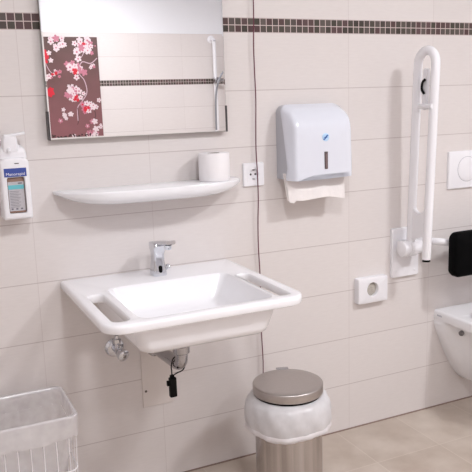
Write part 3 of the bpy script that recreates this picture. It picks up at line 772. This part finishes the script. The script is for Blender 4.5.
branch([(25, 60), (40, 130), (60, 165), (90, 165)], .006, 5); branch([(185, 40), (190, 90), (160, 125)], .006, 5)
for cxp, czp, cnt, spread, rad, mi, core in (
    (92, 52, 13, 24, .025, 0, 1), (185, 60, 22, 30, .027, 0, 1), (215, 75, 6, 18, .02, 0, 1), (148, 148, 24, 26, .028, 0, 1), (78, 168, 6, 22, .016, 1, 2), (40, 178, 7, 16, .02, 0, 1),
    (218, 145, 4, 14, .016, 0, 1), (142, 250, 20, 28, .026, 0, 1), (128, 215, 5, 12, .016, 0, 0), (182, 300, 7, 14, .022, 1, 2), (208, 293, 10, 20, .022, 0, 1), (100, 330, 9, 22, .019, 0, 0),
    (215, 352, 3, 8, .022, 0, 0), (200, 400, 14, 26, .024, 1, 0), (238, 370, 3, 8, .016, 0, 1), (25, 50, 3, 10, .016, 0, 1), (60, 40, 3, 12, .015, 0, 1)):
    for _ in range(cnt): flower(bm, min(238, max(22, cxp+random.gauss(0, spread*.55))), min(418, max(36, czp+random.gauss(0, spread*.55))), rad*random.uniform(.7, 1.15), mi if random.random() < .8 else 1-min(mi, 1), core)
for cxp, czp, cnt, spread, rad in ((40, 100, 8, 15, .040), (46, 238, 6, 9, .034), (150, 158, 4, 9, .018), (148, 262, 5, 12, .017), (183, 300, 4, 9, .018), (70, 165, 3, 9, .014), (190, 52, 3, 12, .012)):
    for _ in range(cnt): flower(bm, min(235, max(26, cxp+random.gauss(0, spread*.5))), czp+random.gauss(0, spread*.5), rad*random.uniform(.7, 1), 2, 2)
for q in ((55, 90), (60, 118), (30, 130), (22, 85)): flower(bm, max(24, q[0]), q[1], .02, 0, 0)
for _ in range(110):
    x, z = pos(random.uniform(20, 240), random.uniform(404, 432)); disc(bm, x, z, random.uniform(.008, .016), random.uniform(.004, .008), random.random()*3, random.choice((3, 4, 4, 0)))
obj('blossom_print', bm, FM, pn, flat=True)

t = thing('shower_rail', 'white shower rail on the far wall, reflected at the right of the mirror', 'shower rail', (2.36, YF, 1.5))
qx = 2.315
bm = new_bm(); tube(bm, smooth_path([(qx-.004, YF+.006, 2.0), (qx, YF+.04, 2.0), (qx+.004, YF+.06, 1.98), (qx+.004, YF+.06, 1.93), (qx+.004, YF+.06, 1.5), (qx+.004, YF+.06, .78), (qx+.004, YF+.05, .73), (qx+.004, YF+.006, .72)], 6), .0165, 20); obj('rail', bm, M['white_enamel'], t)
for z in (2.0, .72):
    bm = new_bm(); lathe(bm, (qx, YF, z), (0, 1, 0), [(.036, 0), (.036, .006), (.028, .014), (.017, .015)], 28); obj('wall_flange', bm, M['white_enamel'], t)
bm = new_bm(); rbox(bm, qx-.022, qx+.03, YF+.045, YF+.11, 1.60, 1.655, .008); tube(bm, [(qx+.01, YF+.08, 1.63), (qx+.075, YF+.12, 1.62)], .014, 16); obj('slider', bm, M['dull_chrome'], t)
t = thing('hand_shower', 'grey shower hose looping from the shower rail, reflected in the mirror', 'hand shower', (2.44, YF+.1, 1.6))
bm = new_bm(); tube(bm, smooth_path([(2.49, YF+.17, 1.75), (2.42, YF+.16, 1.74), (2.36, YF+.15, 1.70), (2.315, YF+.14, 1.62), (2.288, YF+.13, 1.50), (2.282, YF+.12, 1.3), (2.285, YF+.12, 1.1), (2.32, YF+.12, .93), (2.42, YF+.06, .85), (2.45, YF+.006, 1.0)], 8), .0085, 12); obj('shower_hose', bm, mat('grey_hose', (150, 152, 158), .3, metal=.4), t)
bm = new_bm(); tube(bm, [(2.40, YF+.12, 1.62), (2.46, YF+.15, 1.69), (2.49, YF+.165, 1.74)], [.011, .012, .014], 16); lathe(bm, (2.50, YF+.17, 1.76), (.2, 1, -.7), [(.02, -.02), (.045, 0), (.045, .012), (.03, .014)], 28); obj('shower_head', bm, M['chrome'], t)

# ------------------------------------------------------------------ camera
yaw, pitch, roll = .4341055799, .1882435715, -.032435944
f = Vector((math.sin(yaw)*math.cos(pitch), math.cos(yaw)*math.cos(pitch), -math.sin(pitch)))
r = Vector((math.cos(yaw), -math.sin(yaw), 0)); u = r.cross(f)
c, s = math.cos(roll), math.sin(roll)
rx_, ux_ = c*r+s*u, -s*r+c*u
cam = bpy.data.cameras.new('camera'); co = bpy.data.objects.new('camera', cam); COL.objects.link(co)
m3 = Matrix((rx_, ux_, -f)).transposed()
co.matrix_world = Matrix.Translation((-.34769157, -2.30096477, 1.36108609)) @ m3.to_4x4()
cam.sensor_width = 36; cam.lens = 703.454/472*36; cam.clip_start = .02
sc_ = bpy.context.scene; sc_.camera = co

w = bpy.data.worlds.new('world'); sc_.world = w; w.use_nodes = True
w.node_tree.nodes['Background'].inputs[0].default_value = (.8, .82, .85, 1); w.node_tree.nodes['Background'].inputs[1].default_value = .3
sc_.view_settings.view_transform = 'Standard'; sc_.view_settings.look = 'None'; sc_.view_settings.gamma = 1
sc_.view_settings.use_curve_mapping = False; sc_.view_settings.exposure = 1.67
